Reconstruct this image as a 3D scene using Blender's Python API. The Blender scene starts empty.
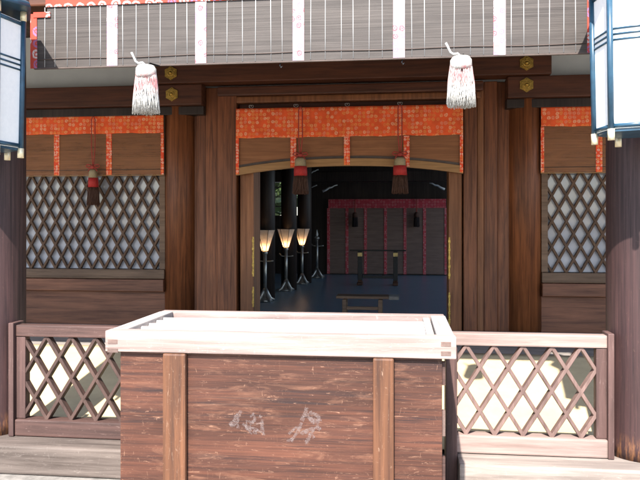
import bpy, bmesh, math, random
from mathutils import Vector, Matrix
random.seed(7)
R = math.radians
sc = bpy.context.scene
COL = sc.collection

# ------------------------------------------------------------------ camera geometry
F, U0, HZ, CZ = 690.0, 320.0, 224.0, 1.6
TH = math.atan(82 / F)
CT, ST = math.cos(TH), math.sin(TH)

def wx(u, Y):                      # X on the plane Y that shows at picture column u
    a = (u - U0) / F
    return Y * (a * CT - ST) / (CT + a * ST)

def wz(u, v, Y):                   # Z on the plane Y that shows at picture point u, v
    X = wx(u, Y)
    return CZ + (HZ - v) * (Y * CT - X * ST) / F

# ------------------------------------------------------------------ materials
def new_mat(name):
    m = bpy.data.materials.new(name)
    m.use_nodes = True
    nt = m.node_tree
    b = nt.nodes['Principled BSDF']
    return m, nt, b

def N(nt, t, **kw):
    n = nt.nodes.new(t)
    for k, v in kw.items():
        setattr(n, k, v)
    return n

def mapping(nt, scale, obj_random=True):
    tc = N(nt, 'ShaderNodeTexCoord')
    mp = N(nt, 'ShaderNodeMapping')
    mp.inputs['Scale'].default_value = scale
    nt.links.new(tc.outputs['Object'], mp.inputs['Vector'])
    if obj_random:
        oi = N(nt, 'ShaderNodeObjectInfo')
        ml = N(nt, 'ShaderNodeMath', operation='MULTIPLY')
        ml.inputs[1].default_value = 37.0
        nt.links.new(oi.outputs['Random'], ml.inputs[0])
        nt.links.new(ml.outputs[0], mp.inputs['Location'])
    return mp

def noise(nt, vec, scale, detail=6, rough=.6, dist=0.0):
    n = N(nt, 'ShaderNodeTexNoise')
    n.inputs['Scale'].default_value = scale
    n.inputs['Detail'].default_value = detail
    n.inputs['Roughness'].default_value = rough
    n.inputs['Distortion'].default_value = dist
    nt.links.new(vec.outputs[0], n.inputs['Vector'])
    return n

def ramp(nt, fac, stops):
    r = N(nt, 'ShaderNodeValToRGB')
    el = r.color_ramp.elements
    while len(el) < len(stops):
        el.new(0.5)
    for e, (p, c) in zip(el, stops):
        e.position = p
        e.color = (*c, 1) if len(c) == 3 else c
    nt.links.new(fac, r.inputs['Fac'])
    return r

def mix(nt, fac, a, b, blend='MIX'):
    m = N(nt, 'ShaderNodeMix', data_type='RGBA', blend_type=blend)
    if isinstance(fac, float):
        m.inputs[0].default_value = fac
    else:
        nt.links.new(fac, m.inputs[0])
    for sock, val in ((m.inputs[6], a), (m.inputs[7], b)):
        if isinstance(val, tuple):
            sock.default_value = (*val, 1)
        else:
            nt.links.new(val, sock)
    return m

def wood(name, c1, c2, axis='Z', rough=.55, pale=None, pale_amt=.0, bump=.25, spec=.35, fine=1.0, dark=None, dark_amt=0.0, patch=None, foot=None, blotch=(.62, 1.12)):
    m, nt, b = new_mat(name)
    s = [16.0 * fine] * 3
    i = 'XYZ'.index(axis)
    s[i] = .8
    mp = mapping(nt, s)
    n1 = noise(nt, mp, 1.6, 9, .68, .35)
    r1 = ramp(nt, n1.outputs['Fac'], [(.3, c1), (.5, tuple((x + y) / 2 for x, y in zip(c1, c2))), (.72, c2)])
    s2 = [2.2] * 3
    s2[i] = .5
    mp2 = mapping(nt, s2)
    n2 = noise(nt, mp2, 1.5, 4, .6)
    r2 = ramp(nt, n2.outputs['Fac'], [(.3, (blotch[0], blotch[0] * .97, blotch[0] * .97)), (.7, (blotch[1], blotch[1] * .98, blotch[1] * .97))])
    col = mix(nt, 1.0, r1.outputs['Color'], r2.outputs['Color'], 'MULTIPLY')
    out = col.outputs[2]
    if dark is not None:
        s4 = [9.0 * fine] * 3
        s4[i] = 1.1
        mp4 = mapping(nt, s4)
        n4 = noise(nt, mp4, 1.1, 7, .7, .6)
        r4 = ramp(nt, n4.outputs['Fac'], [(.52, (0, 0, 0)), (.66, (dark_amt,) * 3)])
        out = mix(nt, r4.outputs['Color'], out, dark).outputs[2]
    if patch is not None:
        s6 = [26.0] * 3
        s6[i] = 4.5
        mp6 = mapping(nt, s6)
        n6 = noise(nt, mp6, .8, 8, .72, .8)
        r6 = ramp(nt, n6.outputs['Fac'], [(.52, (0, 0, 0)), (.72, (.6,) * 3)])
        out = mix(nt, r6.outputs['Color'], out, patch).outputs[2]
    if foot is not None:
        # the lacquer has worn off in upright streaks just over the base
        tc = N(nt, 'ShaderNodeTexCoord')
        sp = N(nt, 'ShaderNodeSeparateXYZ')
        nt.links.new(tc.outputs['Object'], sp.inputs[0])
        zr = ramp(nt, sp.outputs['Z'], [(.22, (.8,) * 3), (.31, (.45,) * 3), (.38, (0, 0, 0))])
        mp7 = mapping(nt, (40, 40, 7))
        n7 = noise(nt, mp7, 1.0, 6, .7)
        r7 = ramp(nt, n7.outputs['Fac'], [(.46, (0, 0, 0)), (.60, (.8,) * 3)])
        ml7 = N(nt, 'ShaderNodeMath', operation='MULTIPLY')
        nt.links.new(zr.outputs['Color'], ml7.inputs[0])
        nt.links.new(r7.outputs['Color'], ml7.inputs[1])
        out = mix(nt, ml7.outputs[0], out, foot).outputs[2]
    if pale is not None:
        # scuffs: short dashes along and across the grain
        s3 = [60.0] * 3
        s3[i] = 9.0
        mp3 = mapping(nt, s3)
        n3 = noise(nt, mp3, 1.0, 5, .75, 1.5)
        r3 = ramp(nt, n3.outputs['Fac'], [(.60, (0, 0, 0)), (.70, (pale_amt,) * 3)])
        out = mix(nt, r3.outputs['Color'], out, pale).outputs[2]
        s5 = [22.0] * 3
        s5[i] = 70.0
        mp5 = mapping(nt, s5)
        n5 = noise(nt, mp5, .55, 5, .7, 2.5)
        r5 = ramp(nt, n5.outputs['Fac'], [(.63, (0, 0, 0)), (.72, (pale_amt * .8,) * 3)])
        out = mix(nt, r5.outputs['Color'], out, pale).outputs[2]
    nt.links.new(out, b.inputs['Base Color'])
    rr = ramp(nt, n1.outputs['Fac'], [(.3, (rough + .12,) * 3), (.7, (rough - .1,) * 3)])
    nt.links.new(rr.outputs['Color'], b.inputs['Roughness'])
    b.inputs['Specular IOR Level'].default_value = spec
    bp = N(nt, 'ShaderNodeBump')
    bp.inputs['Strength'].default_value = bump
    bp.inputs['Distance'].default_value = .004
    nt.links.new(n1.outputs['Fac'], bp.inputs['Height'])
    nt.links.new(bp.outputs[0], b.inputs['Normal'])
    return m

def plain(name, c, rough=.5, metal=0.0, var=.25, nscale=9.0, spec=.4, bump=.0):
    m, nt, b = new_mat(name)
    mp = mapping(nt, (1, 1, 1))
    n = noise(nt, mp, nscale, 6, .65)
    r = ramp(nt, n.outputs['Fac'], [(.3, tuple(x * (1 - var) for x in c)), (.7, tuple(min(1, x * (1 + var)) for x in c))])
    nt.links.new(r.outputs['Color'], b.inputs['Base Color'])
    b.inputs['Roughness'].default_value = rough
    b.inputs['Metallic'].default_value = metal
    b.inputs['Specular IOR Level'].default_value = spec
    if bump:
        bp = N(nt, 'ShaderNodeBump')
        bp.inputs['Strength'].default_value = bump
        bp.inputs['Distance'].default_value = .01
        nt.links.new(n.outputs['Fac'], bp.inputs['Height'])
        nt.links.new(bp.outputs[0], b.inputs['Normal'])
    return m

def brocade(name, ground, cols, cell=.07, alpha=1.0, density=.75):
    """woven cloth: ring flowers on a jittered grid, some cells bare"""
    m, nt, b = new_mat(name)
    tc = N(nt, 'ShaderNodeTexCoord')
    sp = N(nt, 'ShaderNodeSeparateXYZ')
    cb = N(nt, 'ShaderNodeCombineXYZ')
    nt.links.new(tc.outputs['Object'], sp.inputs[0])
    nt.links.new(sp.outputs['X'], cb.inputs['X'])
    nt.links.new(sp.outputs['Z'], cb.inputs['Y'])
    wob = noise(nt, cb, 18, 3, .6)
    add = N(nt, 'ShaderNodeMixRGB', blend_type='LINEAR_LIGHT')
    add.inputs[0].default_value = .012
    nt.links.new(cb.outputs[0], add.inputs[1])
    nt.links.new(wob.outputs['Color'], add.inputs[2])
    vo = N(nt, 'ShaderNodeTexVoronoi', voronoi_dimensions='2D')
    vo.inputs['Scale'].default_value = 1 / cell
    vo.inputs['Randomness'].default_value = .3
    nt.links.new(add.outputs[0], vo.inputs['Vector'])
    ring = ramp(nt, vo.outputs['Distance'], [(.0, (1, 1, 1)), (.10, (1, 1, 1)), (.14, (0, 0, 0)), (.2, (0, 0, 0)), (.24, (1, 1, 1)), (.36, (1, 1, 1)), (.42, (0, 0, 0))])
    sep = N(nt, 'ShaderNodeSeparateColor')
    nt.links.new(vo.outputs['Color'], sep.inputs[0])
    n = len(cols)
    pick = ramp(nt, sep.outputs[0], [((k + .02) / n, c) for k, c in enumerate(cols)])
    pick.color_ramp.interpolation = 'CONSTANT'
    keep = N(nt, 'ShaderNodeMath', operation='LESS_THAN')
    keep.inputs[1].default_value = density
    nt.links.new(sep.outputs[1], keep.inputs[0])
    msk = N(nt, 'ShaderNodeMath', operation='MULTIPLY')
    nt.links.new(ring.outputs['Color'], msk.inputs[0])
    nt.links.new(keep.outputs[0], msk.inputs[1])
    br = noise(nt, cb, 120, 2, .5)
    brr = ramp(nt, br.outputs['Fac'], [(.35, (.25,) * 3), (.6, (1, 1, 1))])
    msk2 = N(nt, 'ShaderNodeMath', operation='MULTIPLY')
    nt.links.new(msk.outputs[0], msk2.inputs[0])
    nt.links.new(brr.outputs['Color'], msk2.inputs[1])
    g2 = noise(nt, cb, 6, 4, .6)
    gr = ramp(nt, g2.outputs['Fac'], [(.3, tuple(x * .8 for x in ground)), (.7, tuple(min(1, x * 1.15) for x in ground))])
    col = mix(nt, msk2.outputs[0], gr.outputs['Color'], pick.outputs['Color'])
    nt.links.new(col.outputs[2], b.inputs['Base Color'])
    b.inputs['Roughness'].default_value = .75
    b.inputs['Specular IOR Level'].default_value = .2
    return m

def bamboo(name, c1, c2, fine=150.0, see=0.0, spec=.25):
    """reed blind: thin horizontal splints of slightly different tone, gaps let some of what is behind show"""
    m, nt, b = new_mat(name)
    mp = mapping(nt, (1.2, 1.2, fine), True)
    n1 = noise(nt, mp, 1.0, 3, .7)
    mp2 = mapping(nt, (1.5, 1.5, 9), True)
    n2 = noise(nt, mp2, 1.3, 5, .6, 1.2)
    r1 = ramp(nt, n1.outputs['Fac'], [(.3, c1), (.7, c2)])
    r2 = ramp(nt, n2.outputs['Fac'], [(.3, (.82, .82, .82)), (.7, (1.12, 1.12, 1.12))])
    col = mix(nt, 1.0, r1.outputs['Color'], r2.outputs['Color'], 'MULTIPLY')
    nt.links.new(col.outputs[2], b.inputs['Base Color'])
    b.inputs['Roughness'].default_value = .55
    b.inputs['Specular IOR Level'].default_value = spec
    bp = N(nt, 'ShaderNodeBump')
    bp.inputs['Strength'].default_value = .3
    bp.inputs['Distance'].default_value = .003
    nt.links.new(n1.outputs['Fac'], bp.inputs['Height'])
    nt.links.new(bp.outputs[0], b.inputs['Normal'])
    if see > 0:
        b.inputs['Alpha'].default_value = 1 - see
    return m

M = {}
M['dark_wood'] = wood('dark_wood', (.034, .0115, .006), (.135, .046, .021), 'X', .5)
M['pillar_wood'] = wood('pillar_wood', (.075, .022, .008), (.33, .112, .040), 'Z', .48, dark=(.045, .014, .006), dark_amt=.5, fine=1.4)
M['board_wood'] = wood('board_wood', (.075, .023, .009), (.29, .098, .036), 'Z', .48, dark=(.05, .016, .007), dark_amt=.45, fine=1.4)
M['jamb_wood'] = wood('jamb_wood', (.12, .043, .016), (.31, .122, .046), 'Z', .5)
M['panel_wood'] = wood('panel_wood', (.072, .026, .013), (.25, .096, .048), 'X', .5)
M['sill_wood'] = wood('sill_wood', (.085, .048, .027), (.21, .125, .075), 'X', .55)
M['lattice_wood'] = wood('lattice_wood', (.055, .026, .012), (.135, .068, .032), 'Z', .55)
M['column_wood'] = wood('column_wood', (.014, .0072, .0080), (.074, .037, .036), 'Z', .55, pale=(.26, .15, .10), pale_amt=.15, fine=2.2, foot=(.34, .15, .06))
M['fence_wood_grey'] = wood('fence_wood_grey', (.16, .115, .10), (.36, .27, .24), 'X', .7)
M['fence_brown_shaded'] = wood('fence_brown_shaded', (.030, .016, .0135), (.115, .063, .053), 'X', .65, pale=(.32, .23, .2), pale_amt=.35)  # left fence rails: darker tint puts that side's shade into the wood
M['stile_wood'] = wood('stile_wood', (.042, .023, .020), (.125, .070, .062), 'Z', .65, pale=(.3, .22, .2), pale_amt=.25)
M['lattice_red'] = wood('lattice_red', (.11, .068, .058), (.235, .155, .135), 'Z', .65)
M['lattice_brown_shaded'] = wood('lattice_brown_shaded', (.030, .017, .014), (.095, .056, .046), 'Z', .65)  # left fence bars, darkened in colour to read as shaded
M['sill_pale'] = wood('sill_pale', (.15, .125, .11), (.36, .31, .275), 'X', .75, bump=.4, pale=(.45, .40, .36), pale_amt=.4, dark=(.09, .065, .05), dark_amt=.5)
M['sill_shaded'] = wood('sill_shaded', (.048, .036, .030), (.165, .135, .118), 'X', .75, pale=(.3, .26, .23), pale_amt=.4, bump=.4)  # left sill: darker copy of the pale one, shade put into its colour
M['box_body'] = wood('box_body', (.030, .0115, .008), (.125, .048, .029), 'X', .55, pale=(.36, .20, .13), pale_amt=.6, dark=(.020, .011, .011), dark_amt=.9, patch=(.20, .095, .058), fine=3.2, blotch=(.42, 1.3))
M['box_batten'] = wood('box_batten', (.055, .022, .012), (.175, .078, .040), 'Z', .5, pale=(.42, .29, .21), pale_amt=.4, dark=(.036, .018, .013), dark_amt=.65, fine=2)
M['box_top'] = wood('box_top', (.19, .135, .12), (.42, .33, .30), 'X', .75, bump=.4, pale=(.55, .47, .44), pale_amt=.5)
M['box_top_side'] = wood('box_top_side', (.27, .245, .23), (.46, .43, .41), 'Y', .75, bump=.4)
M['box_slat'] = wood('box_slat', (.52, .47, .43), (.75, .70, .66), 'X', .75, bump=.3)
M['end_grain'] = wood('end_grain', (.10, .065, .055), (.20, .14, .12), 'Y', .8)
def scuff_mat():
    m, nt, b = new_mat('chalky_scuff')
    mp = mapping(nt, (1, 1, 1))
    n = noise(nt, mp, 70, 6, .75, .8)
    r = ramp(nt, n.outputs['Fac'], [(.36, (.0,) * 3), (.72, (.5,) * 3)])
    nt.links.new(r.outputs['Color'], b.inputs['Alpha'])
    b.inputs['Base Color'].default_value = (.25, .195, .185, 1)
    b.inputs['Roughness'].default_value = .85
    return m
M['scuff'] = scuff_mat()
M['plaster'] = plain('plaster', (.62, .62, .58), .9, var=.05, nscale=3)
M['ceiling_wood'] = wood('ceiling_wood', (.045, .026, .018), (.125, .074, .05), 'Y', .6)
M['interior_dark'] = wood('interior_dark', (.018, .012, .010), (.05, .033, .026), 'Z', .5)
M['cloth'] = plain('cloth', (.43, .345, .205), .9, var=.12, nscale=4)
M['gold'] = plain('gold', (.55, .36, .09), .42, 1.0, .4, 40)
M['old_gilt'] = plain('old_gilt', (.36, .24, .07), .45, 1.0, .5, 40)
M['brass'] = plain('brass', (.35, .27, .13), .4, 1.0, .3, 20)
M['black_iron'] = plain('black_iron', (.02, .02, .022), .4, .6, .3, 20)
M['bronze'] = plain('bronze', (.42, .40, .37), .38, .8, .25, 15)
M['red_brocade'] = brocade('red_brocade', (.86, .118, .034), [(.86, .46, .20), (.84, .32, .09), (.80, .32, .20), (.88, .56, .34), (.82, .25, .07)], .046)
M['red_brocade_small'] = brocade('red_brocade_small', (.82, .085, .034), [(.86, .60, .42), (.84, .38, .12), (.88, .72, .56)], .034, density=.9)
M['pale_brocade'] = brocade('pale_brocade', (.29, .225, .24), [(.40, .08, .10), (.50, .46, .48), (.30, .16, .32), (.55, .5, .52), (.48, .22, .20)], .042, density=.85)
M['rose_brocade'] = brocade('rose_brocade', (.42, .055, .035), [(.55, .52, .5), (.26, .14, .3), (.55, .5, .5)], .075, density=.95)
M['crimson_brocade'] = brocade('crimson_brocade', (.50, .055, .075), [(.60, .20, .20), (.58, .22, .22), (.52, .10, .12)], .07, density=.9)
M['crimson_strip'] = brocade('crimson_strip', (.50, .075, .09), [(.58, .25, .25), (.62, .42, .42)], .045, density=.7)
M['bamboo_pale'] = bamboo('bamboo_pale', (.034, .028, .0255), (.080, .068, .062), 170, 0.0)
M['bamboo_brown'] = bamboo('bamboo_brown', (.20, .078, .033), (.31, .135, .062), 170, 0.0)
M['bamboo_sheer'] = bamboo('bamboo_sheer', (.215, .086, .037), (.34, .15, .070), 170, .30)
M['bamboo_dark'] = bamboo('bamboo_dark', (.14, .088, .072), (.24, .16, .132), 120, 0.0)
M['bamboo_edge'] = bamboo('bamboo_edge', (.24, .125, .052), (.37, .205, .088), 60, 0.0)
M['thread_white'] = plain('thread_white', (.40, .40, .40), .8, var=.08)
M['thread_dark'] = plain('thread_dark', (.075, .055, .048), .8)
M['cord_red'] = plain('cord_red', (.33, .045, .035), .8, var=.3, nscale=80)
M['silk_cream'] = plain('silk_cream', (.30, .235, .14), .7, var=.25, nscale=90)
M['silk_red'] = plain('silk_red', (.38, .022, .02), .7, var=.3, nscale=90)
M['silk_dark'] = plain('silk_dark', (.075, .032, .020), .7, var=.45, nscale=90)
M['silk_dim'] = plain('silk_dim', (.03, .02, .02), .8, var=.3, nscale=60)
M['lantern_blue'] = plain('lantern_blue', (.020, .062, .105), .35, 0, .3, 12, spec=.5)
M['lantern_cap'] = plain('lantern_cap', (.80, .70, .48), .4, .4, .15, 20)
M['paint_white'] = plain('paint_white', (.62, .62, .62), .6, var=.1)
M['stone'] = plain('stone', (.17, .155, .14), .9, var=.35, nscale=14, bump=.3)
M['knob_black'] = plain('knob_black', (.015, .016, .018), .3, 0, .3, 20, spec=.6)

def paper_mat():
    m, nt, b = new_mat('washi_paper')
    mp = mapping(nt, (1, 1, 1))
    n = noise(nt, mp, 40, 6, .7)
    r = ramp(nt, n.outputs['Fac'], [(.3, (.80, .82, .82)), (.7, (.88, .89, .88))])
    nt.links.new(r.outputs['Color'], b.inputs['Base Color'])
    b.inputs['Roughness'].default_value = .8
    return m
M['paper'] = paper_mat()

def shade_mat():
    m, nt, b = new_mat('lamp_shade_paper')
    nt.nodes.remove(b)
    out = nt.nodes['Material Output']
    mp = mapping(nt, (1, 1, 1))
    n = noise(nt, mp, 30, 5, .6)
    r = ramp(nt, n.outputs['Fac'], [(.3, (.72, .68, .62)), (.7, (.85, .82, .78))])
    d = N(nt, 'ShaderNodeBsdfDiffuse')
    t = N(nt, 'ShaderNodeBsdfTranslucent')
    mx = N(nt, 'ShaderNodeMixShader')
    mx.inputs[0].default_value = .55
    nt.links.new(r.outputs['Color'], d.inputs['Color'])
    nt.links.new(r.outputs['Color'], t.inputs['Color'])
    nt.links.new(d.outputs[0], mx.inputs[1])
    nt.links.new(t.outputs[0], mx.inputs[2])
    nt.links.new(mx.outputs[0], out.inputs['Surface'])
    return m
M['shade'] = shade_mat()

def glass_mat():
    m, nt, b = new_mat('frosted_pane')
    mp = mapping(nt, (1, 1, 1))
    n = noise(nt, mp, 2.2, 4, .6)
    r = ramp(nt, n.outputs['Fac'], [(.3, (.36, .375, .435)), (.7, (.49, .495, .55))])
    nt.links.new(r.outputs['Color'], b.inputs['Base Color'])
    b.inputs['Roughness'].default_value = .08
    b.inputs['Specular IOR Level'].default_value = .45
    n2 = noise(nt, mp, 5.0, 2, .5)
    bp = N(nt, 'ShaderNodeBump')
    bp.inputs['Strength'].default_value = .12
    bp.inputs['Distance'].default_value = .02
    nt.links.new(n2.outputs['Fac'], bp.inputs['Height'])
    nt.links.new(bp.outputs[0], b.inputs['Normal'])
    return m
M['pane'] = glass_mat()

def floor_mat(name, c1, c2, rough, spec=.5, plank=0.0):
    m, nt, b = new_mat(name)
    mp = mapping(nt, (1, 1, 1), False)
    n = noise(nt, mp, 3.0, 7, .65)
    r = ramp(nt, n.outputs['Fac'], [(.3, c1), (.7, c2)])
    out = r.outputs['Color']
    if plank:
        br = N(nt, 'ShaderNodeTexBrick')
        br.offset = .5
        br.inputs['Scale'].default_value = 1.0
        br.inputs['Brick Width'].default_value = plank * 2
        br.inputs['Row Height'].default_value = plank
        br.inputs['Mortar Size'].default_value = .012
        br.inputs['Color1'].default_value = (1, 1, 1, 1)
        br.inputs['Color2'].default_value = (.86, .86, .86, 1)
        br.inputs['Mortar'].default_value = (.5, .5, .5, 1)
        nt.links.new(mp.outputs[0], br.inputs['Vector'])
        out = mix(nt, 1.0, out, br.outputs['Color'], 'MULTIPLY').outputs[2]
    nt.links.new(out, b.inputs['Base Color'])
    b.inputs['Roughness'].default_value = rough
    b.inputs['Specular IOR Level'].default_value = spec
    return m
M['ground'] = floor_mat('paving', (.20, .185, .165), (.29, .275, .25), .9, .3, .9)
M['porch_floor'] = floor_mat('porch_floor', (.52, .42, .27), (.66, .56, .40), .8, .3)
M['porch_boards'] = wood('porch_boards', (.17, .15, .13), (.34, .31, .28), 'X', .7)
M['porch_floor_back'] = floor_mat('porch_floor_back', (.28, .25, .22), (.40, .37, .33), .8, .3)
M['hall_floor'] = floor_mat('hall_floor', (.13, .20, .255), (.165, .245, .30), .28, .5)

def tassel_white():
    m, nt, b = new_mat('white_silk')
    mp = mapping(nt, (1, 1, 1))
    n = noise(nt, mp, 110, 3, .6)
    n2 = noise(nt, mp, 14, 3, .6)
    tc = N(nt, 'ShaderNodeTexCoord')
    sp = N(nt, 'ShaderNodeSeparateXYZ')
    nt.links.new(tc.outputs['Object'], sp.inputs[0])
    # dyed pink zone below the bound head, colour of the thread itself
    z = ramp(nt, sp.outputs['Z'], [(.10, (0, 0, 0)), (.17, (.8,) * 3), (.235, (.8,) * 3), (.265, (0, 0, 0))])
    k = ramp(nt, n2.outputs['Fac'], [(.38, (0, 0, 0)), (.55, (1, 1, 1))])
    ml = N(nt, 'ShaderNodeMath', operation='MULTIPLY')
    nt.links.new(z.outputs['Color'], ml.inputs[0])
    nt.links.new(k.outputs['Color'], ml.inputs[1])
    r = ramp(nt, n.outputs['Fac'], [(.3, (.28, .27, .25)), (.7, (.55, .54, .51))])
    col = mix(nt, ml.outputs[0], r.outputs['Color'], (.46, .15, .16))
    nt.links.new(col.outputs[2], b.inputs['Base Color'])
    b.inputs['Roughness'].default_value = .8
    return m
M['tassel_white'] = tassel_white()

def leaf_mat():
    m, nt, b = new_mat('leaf')
    mp = mapping(nt, (1, 1, 1))
    n = noise(nt, mp, 1.3, 4, .6)
    r = ramp(nt, n.outputs['Fac'], [(.3, (.03, .06, .018)), (.7, (.09, .13, .04))])
    nt.links.new(r.outputs['Color'], b.inputs['Base Color'])
    b.inputs['Roughness'].default_value = .55
    return m
M['leaf'] = leaf_mat()
M['bark'] = wood('bark', (.05, .04, .03), (.14, .11, .085), 'Z', .9, bump=.8)

# ------------------------------------------------------------------ geometry helpers
def box(bm, x0, x1, y0, y1, z0, z1, bev=.004, mat=None):
    vs = [bm.verts.new((x, y, z)) for x in (x0, x1) for y in (y0, y1) for z in (z0, z1)]
    f = [(0, 1, 3, 2), (4, 6, 7, 5), (0, 4, 5, 1), (2, 3, 7, 6), (0, 2, 6, 4), (1, 5, 7, 3)]
    fs = [bm.faces.new([vs[i] for i in q]) for q in f]
    b = min(bev, abs(x1 - x0) * .3, abs(y1 - y0) * .3, abs(z1 - z0) * .3)
    if b > 1e-4:
        es = list({e for q in fs for e in q.edges})
        bmesh.ops.bevel(bm, geom=es, offset=b, segments=2, affect='EDGES', profile=.6)
    return bm

def bx(*a, **k):
    return box(bmesh.new(), *a, **k)

def cyl(bm, x, y, z0, z1, r0, r1=None, n=32, cap=True):
    r1 = r0 if r1 is None else r1
    lo = [bm.verts.new((x + r0 * math.cos(2 * math.pi * k / n), y + r0 * math.sin(2 * math.pi * k / n), z0)) for k in range(n)]
    hi = [bm.verts.new((x + r1 * math.cos(2 * math.pi * k / n), y + r1 * math.sin(2 * math.pi * k / n), z1)) for k in range(n)]
    for k in range(n):
        f = bm.faces.new((lo[k], lo[(k + 1) % n], hi[(k + 1) % n], hi[k]))
        f.smooth = n > 8
    if cap:
        bm.faces.new(lo[::-1])
        bm.faces.new(hi)
    return bm

def lathe(bm, x, y, prof, n=24):
    rings = []
    for r, z in prof:
        rings.append([bm.verts.new((x + r * math.cos(2 * math.pi * k / n), y + r * math.sin(2 * math.pi * k / n), z)) for k in range(n)])
    for a, b in zip(rings, rings[1:]):
        for k in range(n):
            f = bm.faces.new((a[k], a[(k + 1) % n], b[(k + 1) % n], b[k]))
            f.smooth = True
    bm.faces.new(rings[0][::-1])
    bm.faces.new(rings[-1])
    return bm

def tube(bm, pts, r, n=6, r1=None):
    pts = [Vector(p) for p in pts]
    rings = []
    for i, p in enumerate(pts):
        t = (pts[min(i + 1, len(pts) - 1)] - pts[max(i - 1, 0)]).normalized()
        a = t.cross(Vector((0, 1, 0)) if abs(t.y) < .8 else Vector((1, 0, 0))).normalized()
        b = t.cross(a)
        rr = r if r1 is None else r + (r1 - r) * i / (len(pts) - 1)
        rings.append([bm.verts.new(p + (a * math.cos(2 * math.pi * k / n) + b * math.sin(2 * math.pi * k / n)) * rr) for k in range(n)])
    for a, b in zip(rings, rings[1:]):
        for k in range(n):
            f = bm.faces.new((a[k], a[(k + 1) % n], b[(k + 1) % n], b[k]))
            f.smooth = True
    bm.faces.new(rings[0][::-1])
    bm.faces.new(rings[-1])
    return bm

def prism(bm, poly, h0, h1, plane='XZ'):
    """extrude a 2D outline; plane XZ extrudes along Y, YZ along X, XY along Z"""
    def P(a, b, h):
        return {'XZ': (a, h, b), 'YZ': (h, a, b), 'XY': (a, b, h)}[plane]
    A = [bm.verts.new(P(a, b, h0)) for a, b in poly]
    B = [bm.verts.new(P(a, b, h1)) for a, b in poly]
    bm.faces.new(A)
    bm.faces.new(B[::-1])
    n = len(poly)
    for k in range(n):
        bm.faces.new((A[k], B[k], B[(k + 1) % n], A[(k + 1) % n]))
    return bm

def bar(bm, p, q, w, y0, y1):
    """flat bar in a wall plane from p to q (x, z), width w, between depths y0 and y1"""
    d = Vector((q[0] - p[0], q[1] - p[1])).normalized()
    n = Vector((-d.y, d.x)) * w / 2
    c = [(p[0] + n.x, p[1] + n.y), (q[0] + n.x, q[1] + n.y), (q[0] - n.x, q[1] - n.y), (p[0] - n.x, p[1] - n.y)]
    b2 = bmesh.new()
    prism(b2, c, y0, y1)
    bmesh.ops.recalc_face_normals(b2, faces=b2.faces)
    bmesh.ops.bevel(b2, geom=list(b2.edges), offset=min(.003, w * .15), segments=1, affect='EDGES')
    me = bpy.data.meshes.new('tmp')
    b2.to_mesh(me)
    b2.free()
    bm.from_mesh(me)
    bpy.data.meshes.remove(me)
    return bm

def clip(px, pz, dx, dz, x0, x1, z0, z1):
    t0, t1 = -1e9, 1e9
    for p, d, a, b in ((px, dx, x0, x1), (pz, dz, z0, z1)):
        ta, tb = (a - p) / d, (b - p) / d
        t0, t1 = max(t0, min(ta, tb)), min(t1, max(ta, tb))
    if t1 - t0 < .03:
        return None
    return (px + dx * t0, pz + dz * t0), (px + dx * t1, pz + dz * t1)

def lattice(bm, x0, x1, z0, z1, w, h, bw, yf, ym, yb, phase=0.0, e=.012):
    """diamonds w wide and h tall; the two bar directions lie in two layers that halve each other"""
    phase = phase % w
    n = int((x1 - x0) / w + 2 * ((z1 - z0) / h) + 6)
    for i in range(-n, n):
        for s, (ya, yb_) in ((1, (yf, yb)), (-1, (yf + .0015, yb - .0015))):
            px = x0 + phase + i * w
            c = clip(px, z0, s * w, h, x0 - e, x1 + e, z0 - e, z1 + e)
            if c:
                jx = random.uniform(-.002, .002)
                bar(bm, (c[0][0] + jx, c[0][1]), (c[1][0] + jx, c[1][1]), bw * random.uniform(.93, 1.07), ya, yb_)
    return bm

def finish(bm):
    bmesh.ops.recalc_face_normals(bm, faces=bm.faces)

def obj(name, bm, mat, parent=None, origin=None, smooth=None):
    """link bm (built in the thing's own frame) as ONE mesh object; origin shifts world-built geometry into the thing's frame"""
    finish(bm)
    if origin is not None:
        bmesh.ops.translate(bm, verts=bm.verts, vec=-Vector(origin))
    me = bpy.data.meshes.new(name)
    bm.to_mesh(me)
    bm.free()
    o = bpy.data.objects.new(name, me)
    COL.objects.link(o)
    if mat:
        me.materials.append(M[mat])
    if parent is not None:
        o.parent = parent
    elif origin is not None:
        o.location = origin
    return o

def tag(o, label, cat, group=None, kind=None):
    o['label'] = label
    o['category'] = cat
    if group:
        o['group'] = group
    if kind:
        o['kind'] = kind
    return o

class Thing:
    def __init__(self, name, label, cat, loc=(0, 0, 0), group=None):
        self.o = bpy.data.objects.new(name, None)
        self.o.empty_display_size = .1
        COL.objects.link(self.o)
        self.o.location = loc
        self.loc = Vector(loc)
        tag(self.o, label, cat, group)

    def part(self, name, bm, mat, parent=None, label=None):     # bm in world coordinates
        q = obj(name, bm, mat, parent or self.o, origin=self.loc)
        if label:
            q['label'] = label
        return q

def copy_tree(o, parent=None):
    c = o.copy()
    COL.objects.link(c)
    if parent is not None:
        c.parent = parent
    for ch in [x for x in bpy.data.objects if x.parent == o]:
        copy_tree(ch, c)
    return c

def struct(name, bm, mat):
    o = obj(name, bm, mat)
    o['kind'] = 'structure'
    return o

# ------------------------------------------------------------------ key places (metres)
Z_FL = .32                                   # hall and porch floor
YC = 4.35                                    # plane of the porch columns
XL = wx(22, YC) - .2                         # column axes
XR = wx(607, YC) + .2
XA = (XL + XR) / 2                           # axis of the whole building
YW = 7.95                                    # face of the hall front

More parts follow.
